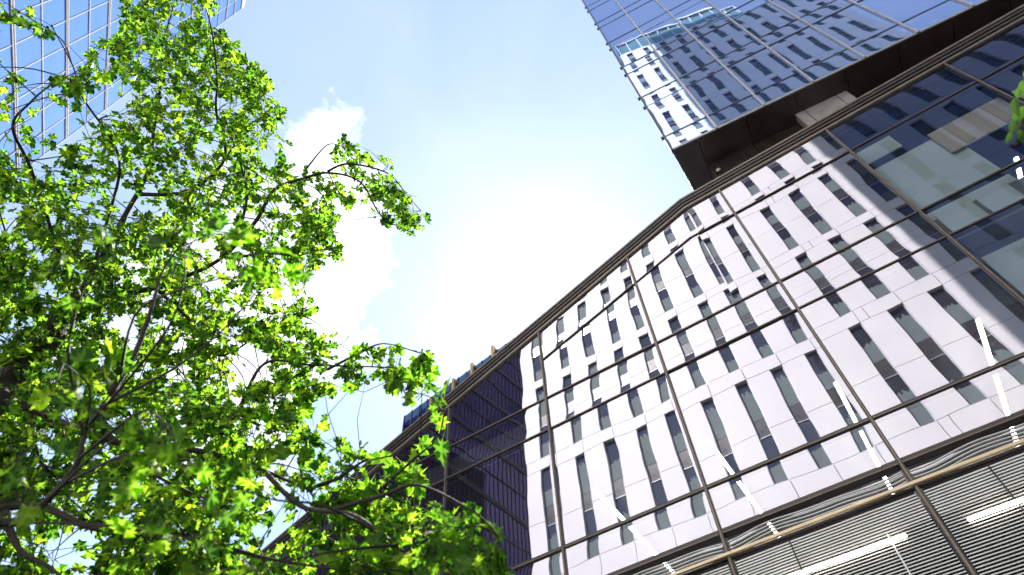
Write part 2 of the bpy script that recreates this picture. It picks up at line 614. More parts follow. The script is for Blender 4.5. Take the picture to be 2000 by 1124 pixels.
# roof deck, floors, back wall
bm = MB()
for (xa, za), (xb, zb_) in zip(run[:-1], run[1:]):
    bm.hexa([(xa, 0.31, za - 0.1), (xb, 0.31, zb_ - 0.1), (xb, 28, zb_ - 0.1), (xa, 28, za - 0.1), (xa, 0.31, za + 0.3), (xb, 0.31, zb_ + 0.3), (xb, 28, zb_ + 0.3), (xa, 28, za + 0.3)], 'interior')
bm.build('roof', office)
for za, zb_, xl in ((14.15, 15.1, -17.0), (4.6, 5.6, -24.0)):
    bm = MB()
    bm.box(xl, 18.5, 0.35, 27.5, za, zb_, 'ceiling')
    bm.build('floor_slab', office)
bm = MB()
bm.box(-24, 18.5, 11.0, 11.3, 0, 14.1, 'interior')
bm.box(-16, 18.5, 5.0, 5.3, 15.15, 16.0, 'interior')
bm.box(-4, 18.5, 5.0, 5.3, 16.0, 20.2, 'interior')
bm.build('back_wall', office)
bm = MB()
bm.hexa([(-24.2, 0.2, 0), (-24.0, 0.2, 0), (-24.0, 28, 0), (-24.2, 28, 0), (-24.2, 0.2, 12.0), (-24.0, 0.2, 12.0), (-24.0, 28, 12.0), (-24.2, 28, 12.0)], 'brown')
bm.box(18.6, 18.8, 0.2, 28, 0, 20.7, 'brown')
bm.build('end_wall', office)
bm = MB()
bm.box(-24, 18.6, 0.02, 0.3, 0, 3.0, 'bronze')
bm.build('base_wall', office)
# interior screens standing behind the right hand bays
for (xa, xb, za, zb_, yy, m) in ((4.75, 6.75, 15.45, 18.55, 0.75, 'screen_green'), (6.35, 8.35, 17.45, 18.65, 0.62, 'screen_beige'), (6.75, 6.98, 17.5, 18.6, 0.58, 'screen_ochre'),
                                 (7.75, 7.98, 17.5, 18.6, 0.58, 'screen_ochre'), (4.8, 5.8, 19.0, 19.8, 0.8, 'screen_green'), (8.6, 10.8, 17.2, 18.7, 0.7, 'screen_beige'),
                                 (4.7, 5.5, 14.3, 15.1, 0.30, 'screen_green'), (5.6, 6.3, 14.35, 15.1, 0.30, 'screen_green'), (4.9, 7.6, 11.2, 13.9, 0.9, 'screen_green')):
    bm = MB()
    bm.box(xa, xb, yy, yy + 0.04, za, zb_, m)
    bm.build('interior_screen', office)

# louvered lower band
gold = MB()
gold.box(-24, 18.6, -0.11, -0.045, 8.805, 8.86, 'gold')
gold.box(-24, 18.6, -0.045, 0.06, 8.77, 8.80, 'bronze')
gold.build('light_channel', office)
for k in range(-4, 4):
    xa, xb = X0 + MOD * k + 0.07, X0 + MOD * (k + 1) - 0.07
    bm = MB()
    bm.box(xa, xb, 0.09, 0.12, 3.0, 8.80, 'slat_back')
    nseg = 16
    z = 9.18
    i = 0
    ph = random.uniform(0, 6)
    while z > 5.2:
        if 8.72 < z < 8.90:
            z -= 0.052
            continue
        amp = 0.034 if z > 8.7 else 0.0022  # waves in the upper slats' shape imitate slats reflected in rippled glass
        hh = 0.020 if z > 8.7 else (0.036 if z > 8.2 else 0.024)
        pr = 0.0
        pts = []
        for s in range(nseg + 1):
            x = xa + (xb - xa) * s / nseg
            wv = amp * (math.sin(2.2 * x + ph) + 0.6 * math.sin(4.1 * x + 1.3 * ph + z))
            pts.append((x, z + wv))
        vb = len(bm.v)
        for (x, zz) in pts:
            bm.v += [(x, 0.010, zz), (x, 0.075, zz + 0.018), (x, 0.075, zz + 0.018 - hh), (x, 0.010, zz - hh * 0.8)]
        kk = bm.mi('slat')
        for s in range(nseg):
            q = vb + 4 * s
            for e in range(4):
                e2 = (e + 1) % 4
                bm.f.append((q + e, q + e2, q + 4 + e2, q + 4 + e))
                bm.m.append(kk)
        z -= 0.070 if z > 8.7 else 0.056
        i += 1
    bm.build('louver_and_reflection_bank', office, stuff=True)
    add_pane([(xa, 8.81), (xb, 8.81), (xb, 9.30), (xa, 9.30)], 'pod_glass', office, y=0.11)
    # thin cross bars behind the slats
    for fx, m in ((0.32, 'brown_deep'), (0.78, 'winframe')):
        bm = MB()
        bm.box(xa + (xb - xa) * fx - 0.012, xa + (xb - xa) * fx + 0.012, -0.004, 0.008, 5.2, 8.73 if m == 'brown_deep' else 8.2, m)
        bm.build('louver_strap', office)

# ceiling lamps inside, running away from the street
strip_names = {-6.33: 'leftmost lit strip lamp running inward behind the glass, beside the leaves',
               -2.75: 'second lit strip lamp from the left running inward behind the mirror glass',
               0.87: 'lit strip lamp behind the long mullion crossing in the middle of the lower glass',
               4.43: 'rightmost lit strip lamp near the picture edge, crossing the dark reflected shade',
               }
UP = {8.27: 'short lit strip lamp high at the right edge beside the hanging oval leaves'}
for x, lab in list(strip_names.items()) + list(UP.items()):
    bm = MB()
    ln = 7.5 if x not in UP else 2.2
    bm.box(-0.042, 0.042, 0, ln, -0.05, 0.0, 'lamp')
    bm.box(-0.055, 0.055, -0.01, ln + 0.01, 0.0, 0.05, 'winframe')
    o = bm.build('ceiling_lamp', loc=(x, D + 2.68, 13.83 if x not in UP else 18.5))
    tag(o, lab, 'ceiling lamp', 'strip lamps on the office ceiling')
# two cross lamps low behind the louvers
for (x0, x1, z, lab) in ((-2.3, 0.33, 8.05, 'short lit tube lamp behind the louvers at the bottom, left of the mullion'),
                         (1.30, 3.3, 7.95, 'lit tube lamp behind the louvers at the bottom right edge')):
    bm = MB()
    bm.box(x0, x1, -0.05, -0.015, z - 0.022, z + 0.022, 'lamp')
    bm.box(x0 - 0.02, x1 + 0.02, -0.015, 0.0, z - 0.03, z + 0.03, 'winframe')
    tag(bm.build('tube_lamp', loc=(0, D, 0)), lab, 'tube lamp', 'tube lamps on the louvers')

# ------------------------------------------------------------------ roof terrace
rail = thing('roof_railing', 'blue glass railing with dark posts on the sloping roof edge', 'railing', (0, D + 0.30, 0))
xr = np.linspace(-11.98, -7.0, 16)


def z_rail(x):
    return 18.08 + 0.215 * (x + 12.0)



def zc(x):
    return z_roof(x) + 0.53


for i, (xa, xb) in enumerate(zip(xr[:-1], xr[1:])):
    bm = MB()
    e = 0.025
    bm.hexa([(xa + e, 0, zc(xa) + 0.05), (xb - e, 0, zc(xb) + 0.05), (xb - e, 0.02, zc(xb) + 0.05), (xa + e, 0.02, zc(xa) + 0.05),
             (xa + e, 0, z_rail(xa) - 0.01), (xb - e, 0, z_rail(xb) - 0.01), (xb - e, 0.02, z_rail(xb) - 0.01), (xa + e, 0.02, z_rail(xa) - 0.01)], 'rail_glass')
    bm.build('pane', rail)
for x in xr:
    bm = MB()
    bm.box(x - 0.02, x + 0.02, -0.02, 0.04, zc(x) - 0.3, z_rail(x) - 0.002, 'rail')
    bm.build('post', rail)
xa, xb = xr[0] - 0.02, xr[-1] + 0.02
for za, zb_ in ((zc(xa), zc(xb)), (z_rail(xa), z_rail(xb)), (zc(xa) * 0.5 + z_rail(xa) * 0.5, zc(xb) * 0.5 + z_rail(xb) * 0.5)):
    bm = MB()
    bm.hexa([(xa, 0.045, za), (xb, 0.045, zb_), (xb, 0.075, zb_), (xa, 0.075, za),
             (xa, 0.045, za + 0.035), (xb, 0.045, zb_ + 0.035), (xb, 0.075, zb_ + 0.035), (xa, 0.075, za + 0.035)], 'rail')
    bm.build('rail', rail)
bm = MB()   # cable tray and plant cabinets behind the glass
bm.hexa([(-11.4, 0.9, 16.0), (-7.6, 0.9, 17.7), (-7.6, 1.6, 17.7), (-11.4, 1.6, 16.0), (-11.4, 0.9, 17.6), (-7.6, 0.9, 18.7), (-7.6, 1.6, 18.7), (-11.4, 1.6, 17.6)], 'rail')
bm.build('screen', rail)
for i, (x, lab) in enumerate(((-10.62, 'lowest gold steel frame on the roof edge, next to the leaves'), (-9.70, 'second lowest gold steel frame on the roof edge'),
                              (-8.93, 'third gold steel frame up the sloping roof edge'), (-8.06, 'highest gold steel frame on the roof edge'))):
    t = thing('roof_frame', lab, 'steel frame', (x, D + 0.10, zc(x) - 0.25), 0, 'gold frames on the roof edge')
    for yy in (0.0, 0.60):
        bm = MB()
        bm.box(-0.045, 0.045, yy - 0.045, yy + 0.045, 0, 1.06, 'frame_gold')
        bm.build('post', t)
    bm = MB()
    bm.box(-0.045, 0.045, -0.045, 0.645, 1.06, 1.15, 'frame_gold')
    bm.build('beam', t)
    bm = MB()
    bm.box(-0.035, 0.035, 0.046, 0.554, 0.62, 0.69, 'frame_gold')
    bm.build('brace', t)
bm = MB()
bm.tube([(-2.35, D + 0.05, z_roof(-2.35) + 0.5), (-2.35, D + 0.05, z_roof(-2.35) + 0.66)], [0.03, 0.03], 'pier', 8)
bm.tube([(-2.35, D + 0.05, z_roof(-2.35) + 0.66), (-2.35, D - 0.05, z_roof(-2.35) + 0.70)], [0.045, 0.05], 'pier', 8)
tag(bm.build('roof_camera'), 'tiny grey fixture standing on the coping halfway up the slope', 'fixture')

# ------------------------------------------------------------------ the tower
TA = math.radians(6.15)
TZ = 25.0
tower = thing('glass_tower', 'blue mirror glass tower rising above the low block at upper right', 'building', (0.25, 12.25, 0), TA)
TM = 1.84
TW = 22
levels = [25.04]
z = 26.30
while z < 62:
    levels += [z, z + 3.45]
    z += 4.72
levels = sorted(set(round(a, 3) for a in levels))
levels = [25.04] + [a for a in levels if a > 25.5]
levels2 = []
for i in range(8):
    levels2 += [26.30 + 4.72 * i - (1.22 if i else 0), 26.30 + 4.72 * i]
lev = [25.04] + sorted(a for a in set(round(q, 3) for q in levels2) if a > 25.5)
top_l = lev[-1]
for i in range(12):
    xa, xb = TM * i + 0.03, TM * (i + 1) - 0.03
    for j in range(len(lev) - 1):
        if (i >= 7 and lev[j] > 36) or (i >= 4 and lev[j] > 45):
            continue
        add_pane([(xa, lev[j]), (xb, lev[j]), (xb, lev[j + 1]), (xa, lev[j + 1])], 'tow_glass', tower)
for i in range(12):
    zt = top_l if i < 5 else (46 if i < 8 else 37)
    bm = MB()
    bm.box(-0.045, 0.045, -0.05, 0.12, 25.0, top_l, 'alu' if i else 'rail')
    if i:
        bm.box(-0.012, 0.012, -0.085, -0.05, 25.0, top_l, 'winframe')
    bm.build('mullion', tower, loc=(TM * i + (0.045 if i == 0 else 0), 0, 0))
for j, z in enumerate(lev):
    for i in range(12):
        if (i >= 7 and z > 38) or (i >= 4 and z > 47):
            continue
        bm = MB()
        hh = 0.035 if j else 0.06
        bm.box(TM * i + (0.09 if i == 0 else 0.046), TM * (i + 1) - 0.046, -0.02, 0.10, z - hh, z + hh, 'rail' if j else 'alu')
        bm.build('transom', tower)
bm = MB()    # the parts of the front far above and beyond the frame
bm.box(TM * 4, TW, 0.0, 0.05, 46.5, top_l, 'tow_glass')
bm.box(0, TW, 0.0, 0.05, top_l, 142, 'tow_glass')
bm.build('upper_front', tower)
bm = MB()
SK = math.tan(TA)
bm.hexa([(0.2, 0.5, 25.4), (TW, 0.5, 25.4), (TW, 22, 25.4), (0.4 + 33 * SK, 22, 25.4), (0.2, 0.5, 142), (TW, 0.5, 142), (TW, 22, 142), (0.4 + 33 * SK, 22, 142)], 'interior')
bm.build('core', tower)
bm = MB()
bm.hexa([(0.05, 0.13, 25.31), (0.10, 0.13, 25.31), (0.15 + 33 * SK, 22, 25.31), (0.10 + 33 * SK, 22, 25.31), (0.05, 0.13, 142), (0.10, 0.13, 142), (0.15 + 33 * SK, 22, 142), (0.10 + 33 * SK, 22, 142)], 'brown_deep')
bm.build('side_front', tower)
for z in lev[1:]:
    bm = MB()
    bm.box(-0.10, 0.0, -0.06, 0.06, z - 0.10, z + 0.02, 'rail')
    bm.build('bracket', tower)
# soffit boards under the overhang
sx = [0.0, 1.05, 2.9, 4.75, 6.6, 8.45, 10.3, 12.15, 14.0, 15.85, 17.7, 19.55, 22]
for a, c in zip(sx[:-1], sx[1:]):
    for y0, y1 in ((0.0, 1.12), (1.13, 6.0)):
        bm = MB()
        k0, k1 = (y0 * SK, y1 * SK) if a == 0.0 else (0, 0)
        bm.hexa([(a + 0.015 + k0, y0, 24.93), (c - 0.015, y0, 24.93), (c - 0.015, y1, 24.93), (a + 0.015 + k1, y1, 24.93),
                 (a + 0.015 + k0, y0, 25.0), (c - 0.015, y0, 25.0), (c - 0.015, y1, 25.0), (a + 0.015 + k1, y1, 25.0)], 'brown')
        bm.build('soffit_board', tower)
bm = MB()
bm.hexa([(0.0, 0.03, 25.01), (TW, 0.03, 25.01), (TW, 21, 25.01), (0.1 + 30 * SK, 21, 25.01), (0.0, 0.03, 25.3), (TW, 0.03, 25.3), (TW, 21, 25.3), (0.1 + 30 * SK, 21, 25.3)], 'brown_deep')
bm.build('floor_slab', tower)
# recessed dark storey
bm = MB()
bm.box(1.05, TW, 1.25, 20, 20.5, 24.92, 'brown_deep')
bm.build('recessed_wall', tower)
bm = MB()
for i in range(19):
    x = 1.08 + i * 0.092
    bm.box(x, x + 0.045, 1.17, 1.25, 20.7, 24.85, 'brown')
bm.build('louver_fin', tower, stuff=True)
bm = MB()
for i in range(36):
    z = 24.75 - i * 0.105
    bm.box(2.86, 4.52, 1.17, 1.25, z - 0.045, z, 'brown')
bm.build('louver_blade', tower, stuff=True)
bm = MB()
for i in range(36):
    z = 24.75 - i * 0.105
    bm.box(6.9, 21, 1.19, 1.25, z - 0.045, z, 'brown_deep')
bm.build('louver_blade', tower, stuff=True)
pier = thing('clad_pier', 'brushed grey clad pier standing in the dark recess under the tower', 'pier', (0.25, 12.25, 0), TA)
for (a, c) in ((4.60, 4.925), (4.955, 6.095), (6.125, 6.48)):
    for za, zb_ in ((20.6, 22.55), (22.565, 24.92)):
        bm = MB()
        bm.box(a, c, 0.82, 1.168, za, zb_, 'pier')
        bm.build('cladding_panel', pier)
lamp = MB()
lamp.tube([(0, 0, 0), (0, -0.05, 0)], [0.10, 0.10], 'brown', 14)
prof = [(0.085, -0.05), (0.08, -0.08), (0.06, -0.11), (0.03, -0.125)]
lamp.tube([(0, y, 0) for _, y in prof], [r for r, _ in prof], 'lamp_dome', 14)
P = at(1404, 335, 1) - EYE
nv = np.array([math.sin(TA), -math.cos(TA), 0])
p0 = np.array([0.25, 12.25, 0]) - nv * 1.14
tt = ((p0 - EYE) @ nv) / (P @ nv)
lo = lamp.build('dome_lamp', loc=tuple(EYE + P * tt), smooth=True)
lo.rotation_euler = (0, 0, TA)
tag(lo, 'small round dome lamp on the dark louvers under the tower', 'wall lamp')

# ------------------------------------------------------------------ white building across the street (seen in the mirror glass)
white = thing('white_slit_window_building', 'white panelled building with slit windows, reflected in the mirror glass across the street', 'building', (0, -10, 0), math.pi)
# local frame: x runs the other way, y points into the building


def win_mesh(wd, ht, kind):
    b = MB()
    y = 0.24
    half = ht * 0.44
    b.box(0, wd, y, y + 0.05, 0, ht, 'winglass')
    b.box(0.02, wd - 0.02, y - 0.012, y - 0.004, half, half + ht * 0.17, 'spandrel')
    hs = {0: (0.27, 0.20), 1: (0.20, 0.30), 2: (0.34, 0.16)}[kind]
    n = 7
    for base, h in ((0.0, hs[0] * ht), (half + ht * 0.17, hs[1] * ht)):
        for i in range(n):
            hi = h * (0.92 + 0.16 * random.random())
            b.box(0.05 + (wd - 0.1) * i / n, 0.05 + (wd - 0.1) * (i + 0.92) / n, y - 0.012, y - 0.003, base + 0.05, base + hi, 'blind')
    b.box(0, 0.05, y - 0.10, y - 0.013, 0, ht, 'winframe')
    b.box(wd - 0.05, wd, y - 0.10, y - 0.013, 0, ht, 'winframe')
    b.box(0.051, wd - 0.051, y - 0.10, y - 0.013, 0, 0.06, 'winframe')
    b.box(0.051, wd - 0.051, y - 0.06, y - 0.013, half - 0.02, half + 0.02, 'winframe')
    return b.mesh('window')


WING = ([-18.40, -15.92, -13.48, -10.97, -8.55, -6.05, -3.55, -1.10, 1.40, 4.25], 0.87, -19.7, 5.72)
TWR = ([6.80, 9.30, 11.8, 14.3, 16.9, 19.4, 22.0, 24.5, 27.0, 29.5, 32.0], 0.95, 5.72, 34.5)
fl_lo = [(3.0, 8.0), (9.0, 15.0), (16.2, 21.4), (25.0, 33.3), (34.5, 41.85), (42.85, 50.0), (51.0, 57.6)]
fl_hi = [(58.8, 62.2), (63.2, 69.8), (71.1, 77.65), (79.05, 85.7), (87.7, 94.3), (96.0, 102.0)]
for (cols, wd, xl, xr_), floors, ztop in ((WING, fl_lo, 60.0), (TWR, fl_lo + fl_hi, 102.6)):
    meshes = {}
    n_single = 0
    for fi, (za, zb_) in enumerate(floors):
        nz0 = floors[fi + 1][0] if fi + 1 < len(floors) else ztop
        g = 0.02
        boxes = []
        edges = [xl] + [v for c in cols for v in (c, c + wd)] + [xr_]
        for i in range(0, len(edges), 2):
            a, c = edges[i], edges[i + 1]
            zm = za + (zb_ - za) * 0.48
            for p, q in ((za, zm), (zm, zb_)):
                boxes.append((-c, -a, p + g, q - g))
        bedges = [xl] + [c + wd for c in cols] + [xr_]
        for a, c in zip(bedges[:-1], bedges[1:]):
            boxes.append((-c + g, -a - g, zb_ + g, nz0 - g))
        if fi == 0:
            boxes.append((-xr_ + g, -xl - g, 0, za - g))
        single = za > 16 and n_single + len(boxes) <= (132 if xl < 0 else 160)
        bm = MB()
        for q in boxes:
            if single:
                bm = MB()
            bm.box(q[0], q[1], 0.0, 0.34, q[2], q[3], 'white')
            if single:
                bm.build('cladding_panel', white)
                n_single += 1
        if not single:
            bm.build('cladding', white, stuff=True)
        for c in cols:
            key = (round(zb_ - za, 2), random.randrange(3))
            if key not in meshes:
                meshes[key] = win_mesh(wd, zb_ - za, key[1])
            put(meshes[key], 'window', white, loc=(-c - wd, 0.0, za))
bm = MB()
bm.box(5.72 * -1, 19.7, 0.345, 22, 0, 59.9, 'joint')
bm.box(-34.5, -5.72, 0.345, 22, 0, 102.5, 'joint')
bm.build('backing_wall', white)
bm = MB()
bm.box(-25, -6.0, 0.25, 15, 102.8, 108.6, 'skyglass')
bm.build('glass_crown', white)
for i in range(12):
    bm = MB()
    x = 6.0 + i * 1.72
    bm.box(-x - 0.09, -x, 0.05, 0.245, 102.62, 108.6, 'white')
    bm.build('crown_post', white)
bm = MB()
bm.box(-25.1, -5.9, -0.05, 0.3, 108.62, 109.1, 'white')
bm.build('crown_beam', white)
bm = MB()
bm.box(-5.7, 19.7, 0.0, 0.4, 60.0, 60.6, 'white')
bm.build('parapet', white)

# ------------------------------------------------------------------ dark glass building behind, seen only as a reflection
DA = math.radians(-83.5)
navy = thing('navy_glass_building', 'dark navy glass building with thin mullions, reflected in the left part of the mirror glass', 'building', (-34.0, 2.0, 0), DA)
# local x runs away from the street, local y=0 is the face, which looks towards +x of the world (local +y)


def navy_top(q):
    return 27.6 + 1.57 * min(max(q, 0.0), 36.0)


bm = MB()
for qa, qb in ((0.0, 36.0), (36.0, 52.0)):
    bm.hexa([(qa, -6, 0), (qb, -6, 0), (qb, 0, 0), (qa, 0, 0), (qa, -6, navy_top(qa)), (qb, -6, navy_top(qb)), (qb, 0, navy_top(qb)), (qa, 0, navy_top(qa))], 'navy')
bm.build('curtain_wall', navy)
for i in range(74):
    bm = MB()
    bm.box(i * 0.7 - 0.02, i * 0.7 + 0.02, 0.002, 0.08, 0, navy_top(i * 0.7) - 0.1, 'navy_mull')
    bm.build('mullion', navy)
for j in range(24):
    z = 3.5 * j + 2
    q0 = max(-0.1, (z - 27.3) / 1.57)
    bm = MB()
    if j % 2 == 0:
        bm.box(q0, 52, 0.003, 0.13, z - 0.28, z - 0.06, 'navy_mull')
        bm.box(q0, 52, 0.003, 0.13, z + 0.06, z + 0.28, 'navy_mull')
    else:
        bm.box(q0, 52, 0.003, 0.11, z - 0.06, z + 0.06, 'navy_mull')
    bm.build('transom', navy)

# ------------------------------------------------------------------ pale blue tower behind the tree, far left
LD = 62.0
LA = math.radians(-35.2)
lt = thing('pale_blue_tower', 'pale blue glass tower with white mullion grid behind the tree at upper left', 'building', (-LD, -0.05 * LD, 0), LA)
# local x: from the corner along the face towards the viewer's left; face looks to local +y
LROOF = 2.555 * LD
nx, floor_h, px_w = 7, 5.24, 3.03
bm = MB()
bm.box(0, nx * px_w, -20, 0, 0, LROOF, 'blue_deep')
bm.build('core', lt)
zs = []
z = LROOF - 2.6
while z > 60:
    zs.append(z)
    z -= floor_h
pm = {}


def flat(key, w_, h_, m, d=0.03):
    if key not in pm:
        b_ = MB()
        b_.box(0, w_, 0, d, 0, h_, m)
        pm[key] = b_.mesh(key[0])
    return pm[key]


for i in range(nx):
    for j, z in enumerate(zs[:18]):
        o = put(flat(('pane', 1), px_w - 0.16, floor_h - 0.2, 'blue'), 'pane', lt, loc=(i * px_w + 0.08, 0.01, z - floor_h + 0.1))
        o.rotation_euler = (random.gauss(0, 0.003), 0, random.gauss(0, 0.003))
for i in range(nx + 1):
    put(flat(('mullion', 1), 0.12, LROOF - 50, 'whitegrid', 0.08), 'mullion', lt, loc=(i * px_w - 0.06, 0.02, 50))
for j, z in enumerate(zs):
    if j % 2 == 0:
        put(flat(('floor_band', 1), nx * px_w, 0.16, 'whitegrid', 0.12), 'floor_band', lt, loc=(0, 0.03, z + 0.12))
        put(flat(('floor_band', 1), nx * px_w, 0.16, 'whitegrid', 0.12), 'floor_band', lt, loc=(0, 0.03, z - 0.28))
    else:
        put(flat(('floor_band', 2), nx * px_w, 0.17, 'whitegrid', 0.09), 'floor_band', lt, loc=(0, 0.03, z - 0.085))
for i in range(nx):
    put(flat(('roof_panel', 1), px_w - 0.16, 2.4, 'greypanel', 0.06), 'roof_panel', lt, loc=(i * px_w + 0.08, 0.01, LROOF - 2.45))

# deep blue block further off, glimpsed between the leaves at the left edge
c0 = at(60, 470, 60)
db = thing('deep_blue_block', 'deep blue glass block glimpsed between the leaves at the left edge', 'building', (float(c0[0]) - 8, float(c0[1]) - 4, 0), math.radians(-20))
topz = float(at(40, 385, 60)[2])
bm = MB()
bm.box(-16, 10, -16, 0, 0, topz, 'blue_deep')
bm.build('curtain_wall', db)
for i in range(18):
    bm = MB()
    bm.box(-16 + i * 1.5 - 0.04, -16 + i * 1.5 + 0.04, 0.002, 0.08, 0, topz, 'navy_mull')
    bm.build('mullion', db)
for j in range(14):
    bm = MB()
    z = topz - 0.2 - j * 3.3
    bm.box(-16, 10, 0.003, 0.10, z - 0.1, z + 0.1, 'navy_mull')
    bm.build('transom', db)


# ------------------------------------------------------------------ tree
def smooth_path(pts, n=6):
    pts = [np.array(p) for p in pts]
    out = []
    for i in range(len(pts) - 1):
        p0, p1, p2, p3 = pts[max(i - 1, 0)], pts[i], pts[i + 1], pts[min(i + 2, len(pts) - 1)]
        for s in range(n):
            t = s / n
            out.append(0.5 * ((2 * p1) + (-p0 + p2) * t + (2 * p0 - 5 * p1 + 4 * p2 - p3) * t * t + (-p0 + 3 * p1 - 3 * p2 + p3) * t ** 3))
    out.append(pts[-1])
    return out


tree = thing('lobed_leaf_tree', 'large leafy tree with bright green pointed lobed leaves filling the left side', 'tree', (-4.0, 2.4, 0))
ORG = np.array([-4.0, 2.4, 0.0])


def L3(lst):
    return [at(x, y, d) for x, y, d in lst]


trunk_top = L3([(-60, 860, 4.0), (0, 770, 4.25), (70, 690, 4.5), (150, 590, 4.9)])
base = np.array([-4.0, 2.4, 0.0])
trunk_pts = [base, base + np.array([0.03, 0.02, 0.9]), base * 0.75 + trunk_top[0] * 0.25 + np.array([0, 0, 0.7]), base * 0.35 + trunk_top[0] * 0.65 + np.array([0, 0, 0.25])] + trunk_top
tp = smooth_path(trunk_pts, 6)
nT = len(tp)
bm = MB()
bm.tube([p - ORG for p in tp], [0.16 * (1 - 0.62 * (i / (nT - 1)) ** 0.8) * (1 + 0.05 * math.sin(i * 1.7)) + (0.06 if i < 3 else 0) for i in range(nT)], 'bark', 12)
bm.build('trunk', tree, smooth=True)

limb_defs = [
    (0.040, [(150, 590, 4.9), (200, 500, 5.2), (250, 420, 5.5), (285, 330, 5.8), (300, 250, 6.1), (315, 170, 6.3), (302, 90, 6.5), (303, -30, 6.7)]),
    (0.016, [(315, 170, 6.3), (328, 95, 6.3), (336, 40, 6.3), (348, -20, 6.3)]),
    (0.024, [(270, 380, 5.6), (370, 370, 5.5), (440, 310, 5.4), (430, 215, 5.3), (424, 150, 5.2), (412, 60, 5.2), (392, -20, 5.2)]),
    (0.021, [(150, 590, 4.9), (110, 480, 4.9), (60, 330, 4.8), (25, 240, 4.7), (50, 190, 4.7), (100, 165, 4.8), (150, 140, 4.9)]),
    (0.019, [(160, 585, 4.9), (210, 420, 5.0), (225, 300, 5.1), (160, 190, 5.1), (150, 130, 5.1), (100, 50, 5.0)]),
    (0.034, [(160, 595, 4.9), (260, 565, 4.8), (330, 545, 4.8), (440, 500, 4.8), (480, 400, 4.9), (470, 330, 5.0), (450, 260, 5.1)]),
    (0.024, [(440, 500, 4.8), (500, 430, 4.8), (540, 375, 4.8), (590, 345, 4.75), (640, 335, 4.75), (700, 360, 4.7), (750, 415, 4.6), (805, 455, 4.6)]),
    (0.014, [(640, 335, 4.75), (690, 315, 4.7), (750, 330, 4.7), (800, 385, 4.65), (822, 412, 4.6)]),
    (0.012, [(600, 328, 4.8), (640, 285, 4.8), (672, 288, 4.8)]),
    (0.018, [(440, 505, 4.8), (530, 500, 4.6), (600, 500, 4.5), (650, 430, 4.5)]),
    (0.020, [(215, 770, 2.55), (262, 680, 2.65), (300, 605, 2.75), (335, 530, 2.85), (360, 470, 3.0)]),
    (0.024, [(-60, 1010, 2.3), (60, 985, 2.35), (140, 935, 2.4), (175, 860, 2.45), (215, 770, 2.55)]),
    (0.045, [(-20, 790, 4.15), (60, 800, 4.0), (120, 835, 3.85), (250, 862, 3.6), (400, 892, 3.35), (500, 912, 3.15), (600, 955, 2.95)]),
    (0.018, [(400, 892, 3.35), (470, 800, 3.4), (520, 710, 3.5), (620, 720, 3.4), (720, 720, 3.3), (800, 720, 3.2)]),
    (0.012, [(640, 722, 3.4), (700, 700, 3.3), (760, 680, 3.25), (820, 690, 3.2)]),
    (0.016, [(600, 955, 2.95), (660, 930, 2.9), (720, 900, 2.85), (800, 890, 2.8)]),
    (0.018, [(520, 925, 3.1), (600, 1000, 2.7), (680, 1000, 2.5), (740, 1040, 2.4), (835, 1105, 2.3), (930, 1090, 2.25)]),
    (0.015, [(640, 1000, 2.6), (740, 970, 2.5), (830, 960, 2.4), (920, 1010, 2.3), (975, 1050, 2.25)]),
    (0.010, [(740, 960, 2.55), (800, 900, 2.5), (850, 840, 2.5), (868, 800, 2.5)]),
    (0.026, [(-40, 1000, 3.4), (60, 995, 3.3), (150, 1018, 3.2), (250, 1025, 3.1), (360, 1030, 2.95), (480, 1070, 2.8), (560, 1090, 2.7), (720, 1120, 2.5)]),
    (0.024, [(10, 1000, 3.3), (50, 1060, 3.2), (100, 1100, 3.1), (150, 1150, 3.0)]),
    (0.022, [(150, 590, 4.9), (100, 620, 4.9), (40, 560, 4.8), (10, 450, 4.8), (-30, 330, 4.8)]),
    (0.018, [(300, 560, 4.8), (370, 640, 4.5), (430, 690, 4.3), (520, 640, 4.2), (600, 600, 4.2)]),
    (0.014, [(180, 830, 3.7), (240, 760, 3.9), (280, 700, 4.1), (360, 700, 4.2)]),
    (0.014, [(250, 862, 3.6), (330, 930, 3.3), (420, 980, 3.1), (480, 1010, 3.0)]),
    (0.014, [(60, 800, 4.0), (70, 880, 3.8), (110, 950, 3.7), (190, 1020, 3.5)]),
    (0.012, [(300, 300, 5.9), (380, 250, 5.8), (430, 120, 5.6), (500, 150, 5.6)]),
    (0.012, [(440, 310, 5.4), (490, 250, 5.3), (530, 220, 5.3)]),
]
limb_nodes = []       # (point, radius)
for r0, pl in limb_defs:
    pp = L3(pl)
    for i in range(1, len(pp) - 1):
        pp[i] = pp[i] + rng.normal(0, 0.016, 3)
    sp = smooth_path(pp, 7)
    n = len(sp)
    rad = [max(0.003, 0.66 * r0 * (1 - 0.82 * (i / (n - 1)) ** 0.9)) for i in range(n)]
    bm = MB()
    bm.tube([p - ORG for p in sp], rad, 'bark', 8 if r0 > 0.02 else 6)
    bm.build('limb', tree, smooth=True)
    for p, q in zip(sp, rad):
        limb_nodes.append(p)
limb_nodes = np.array(limb_nodes)

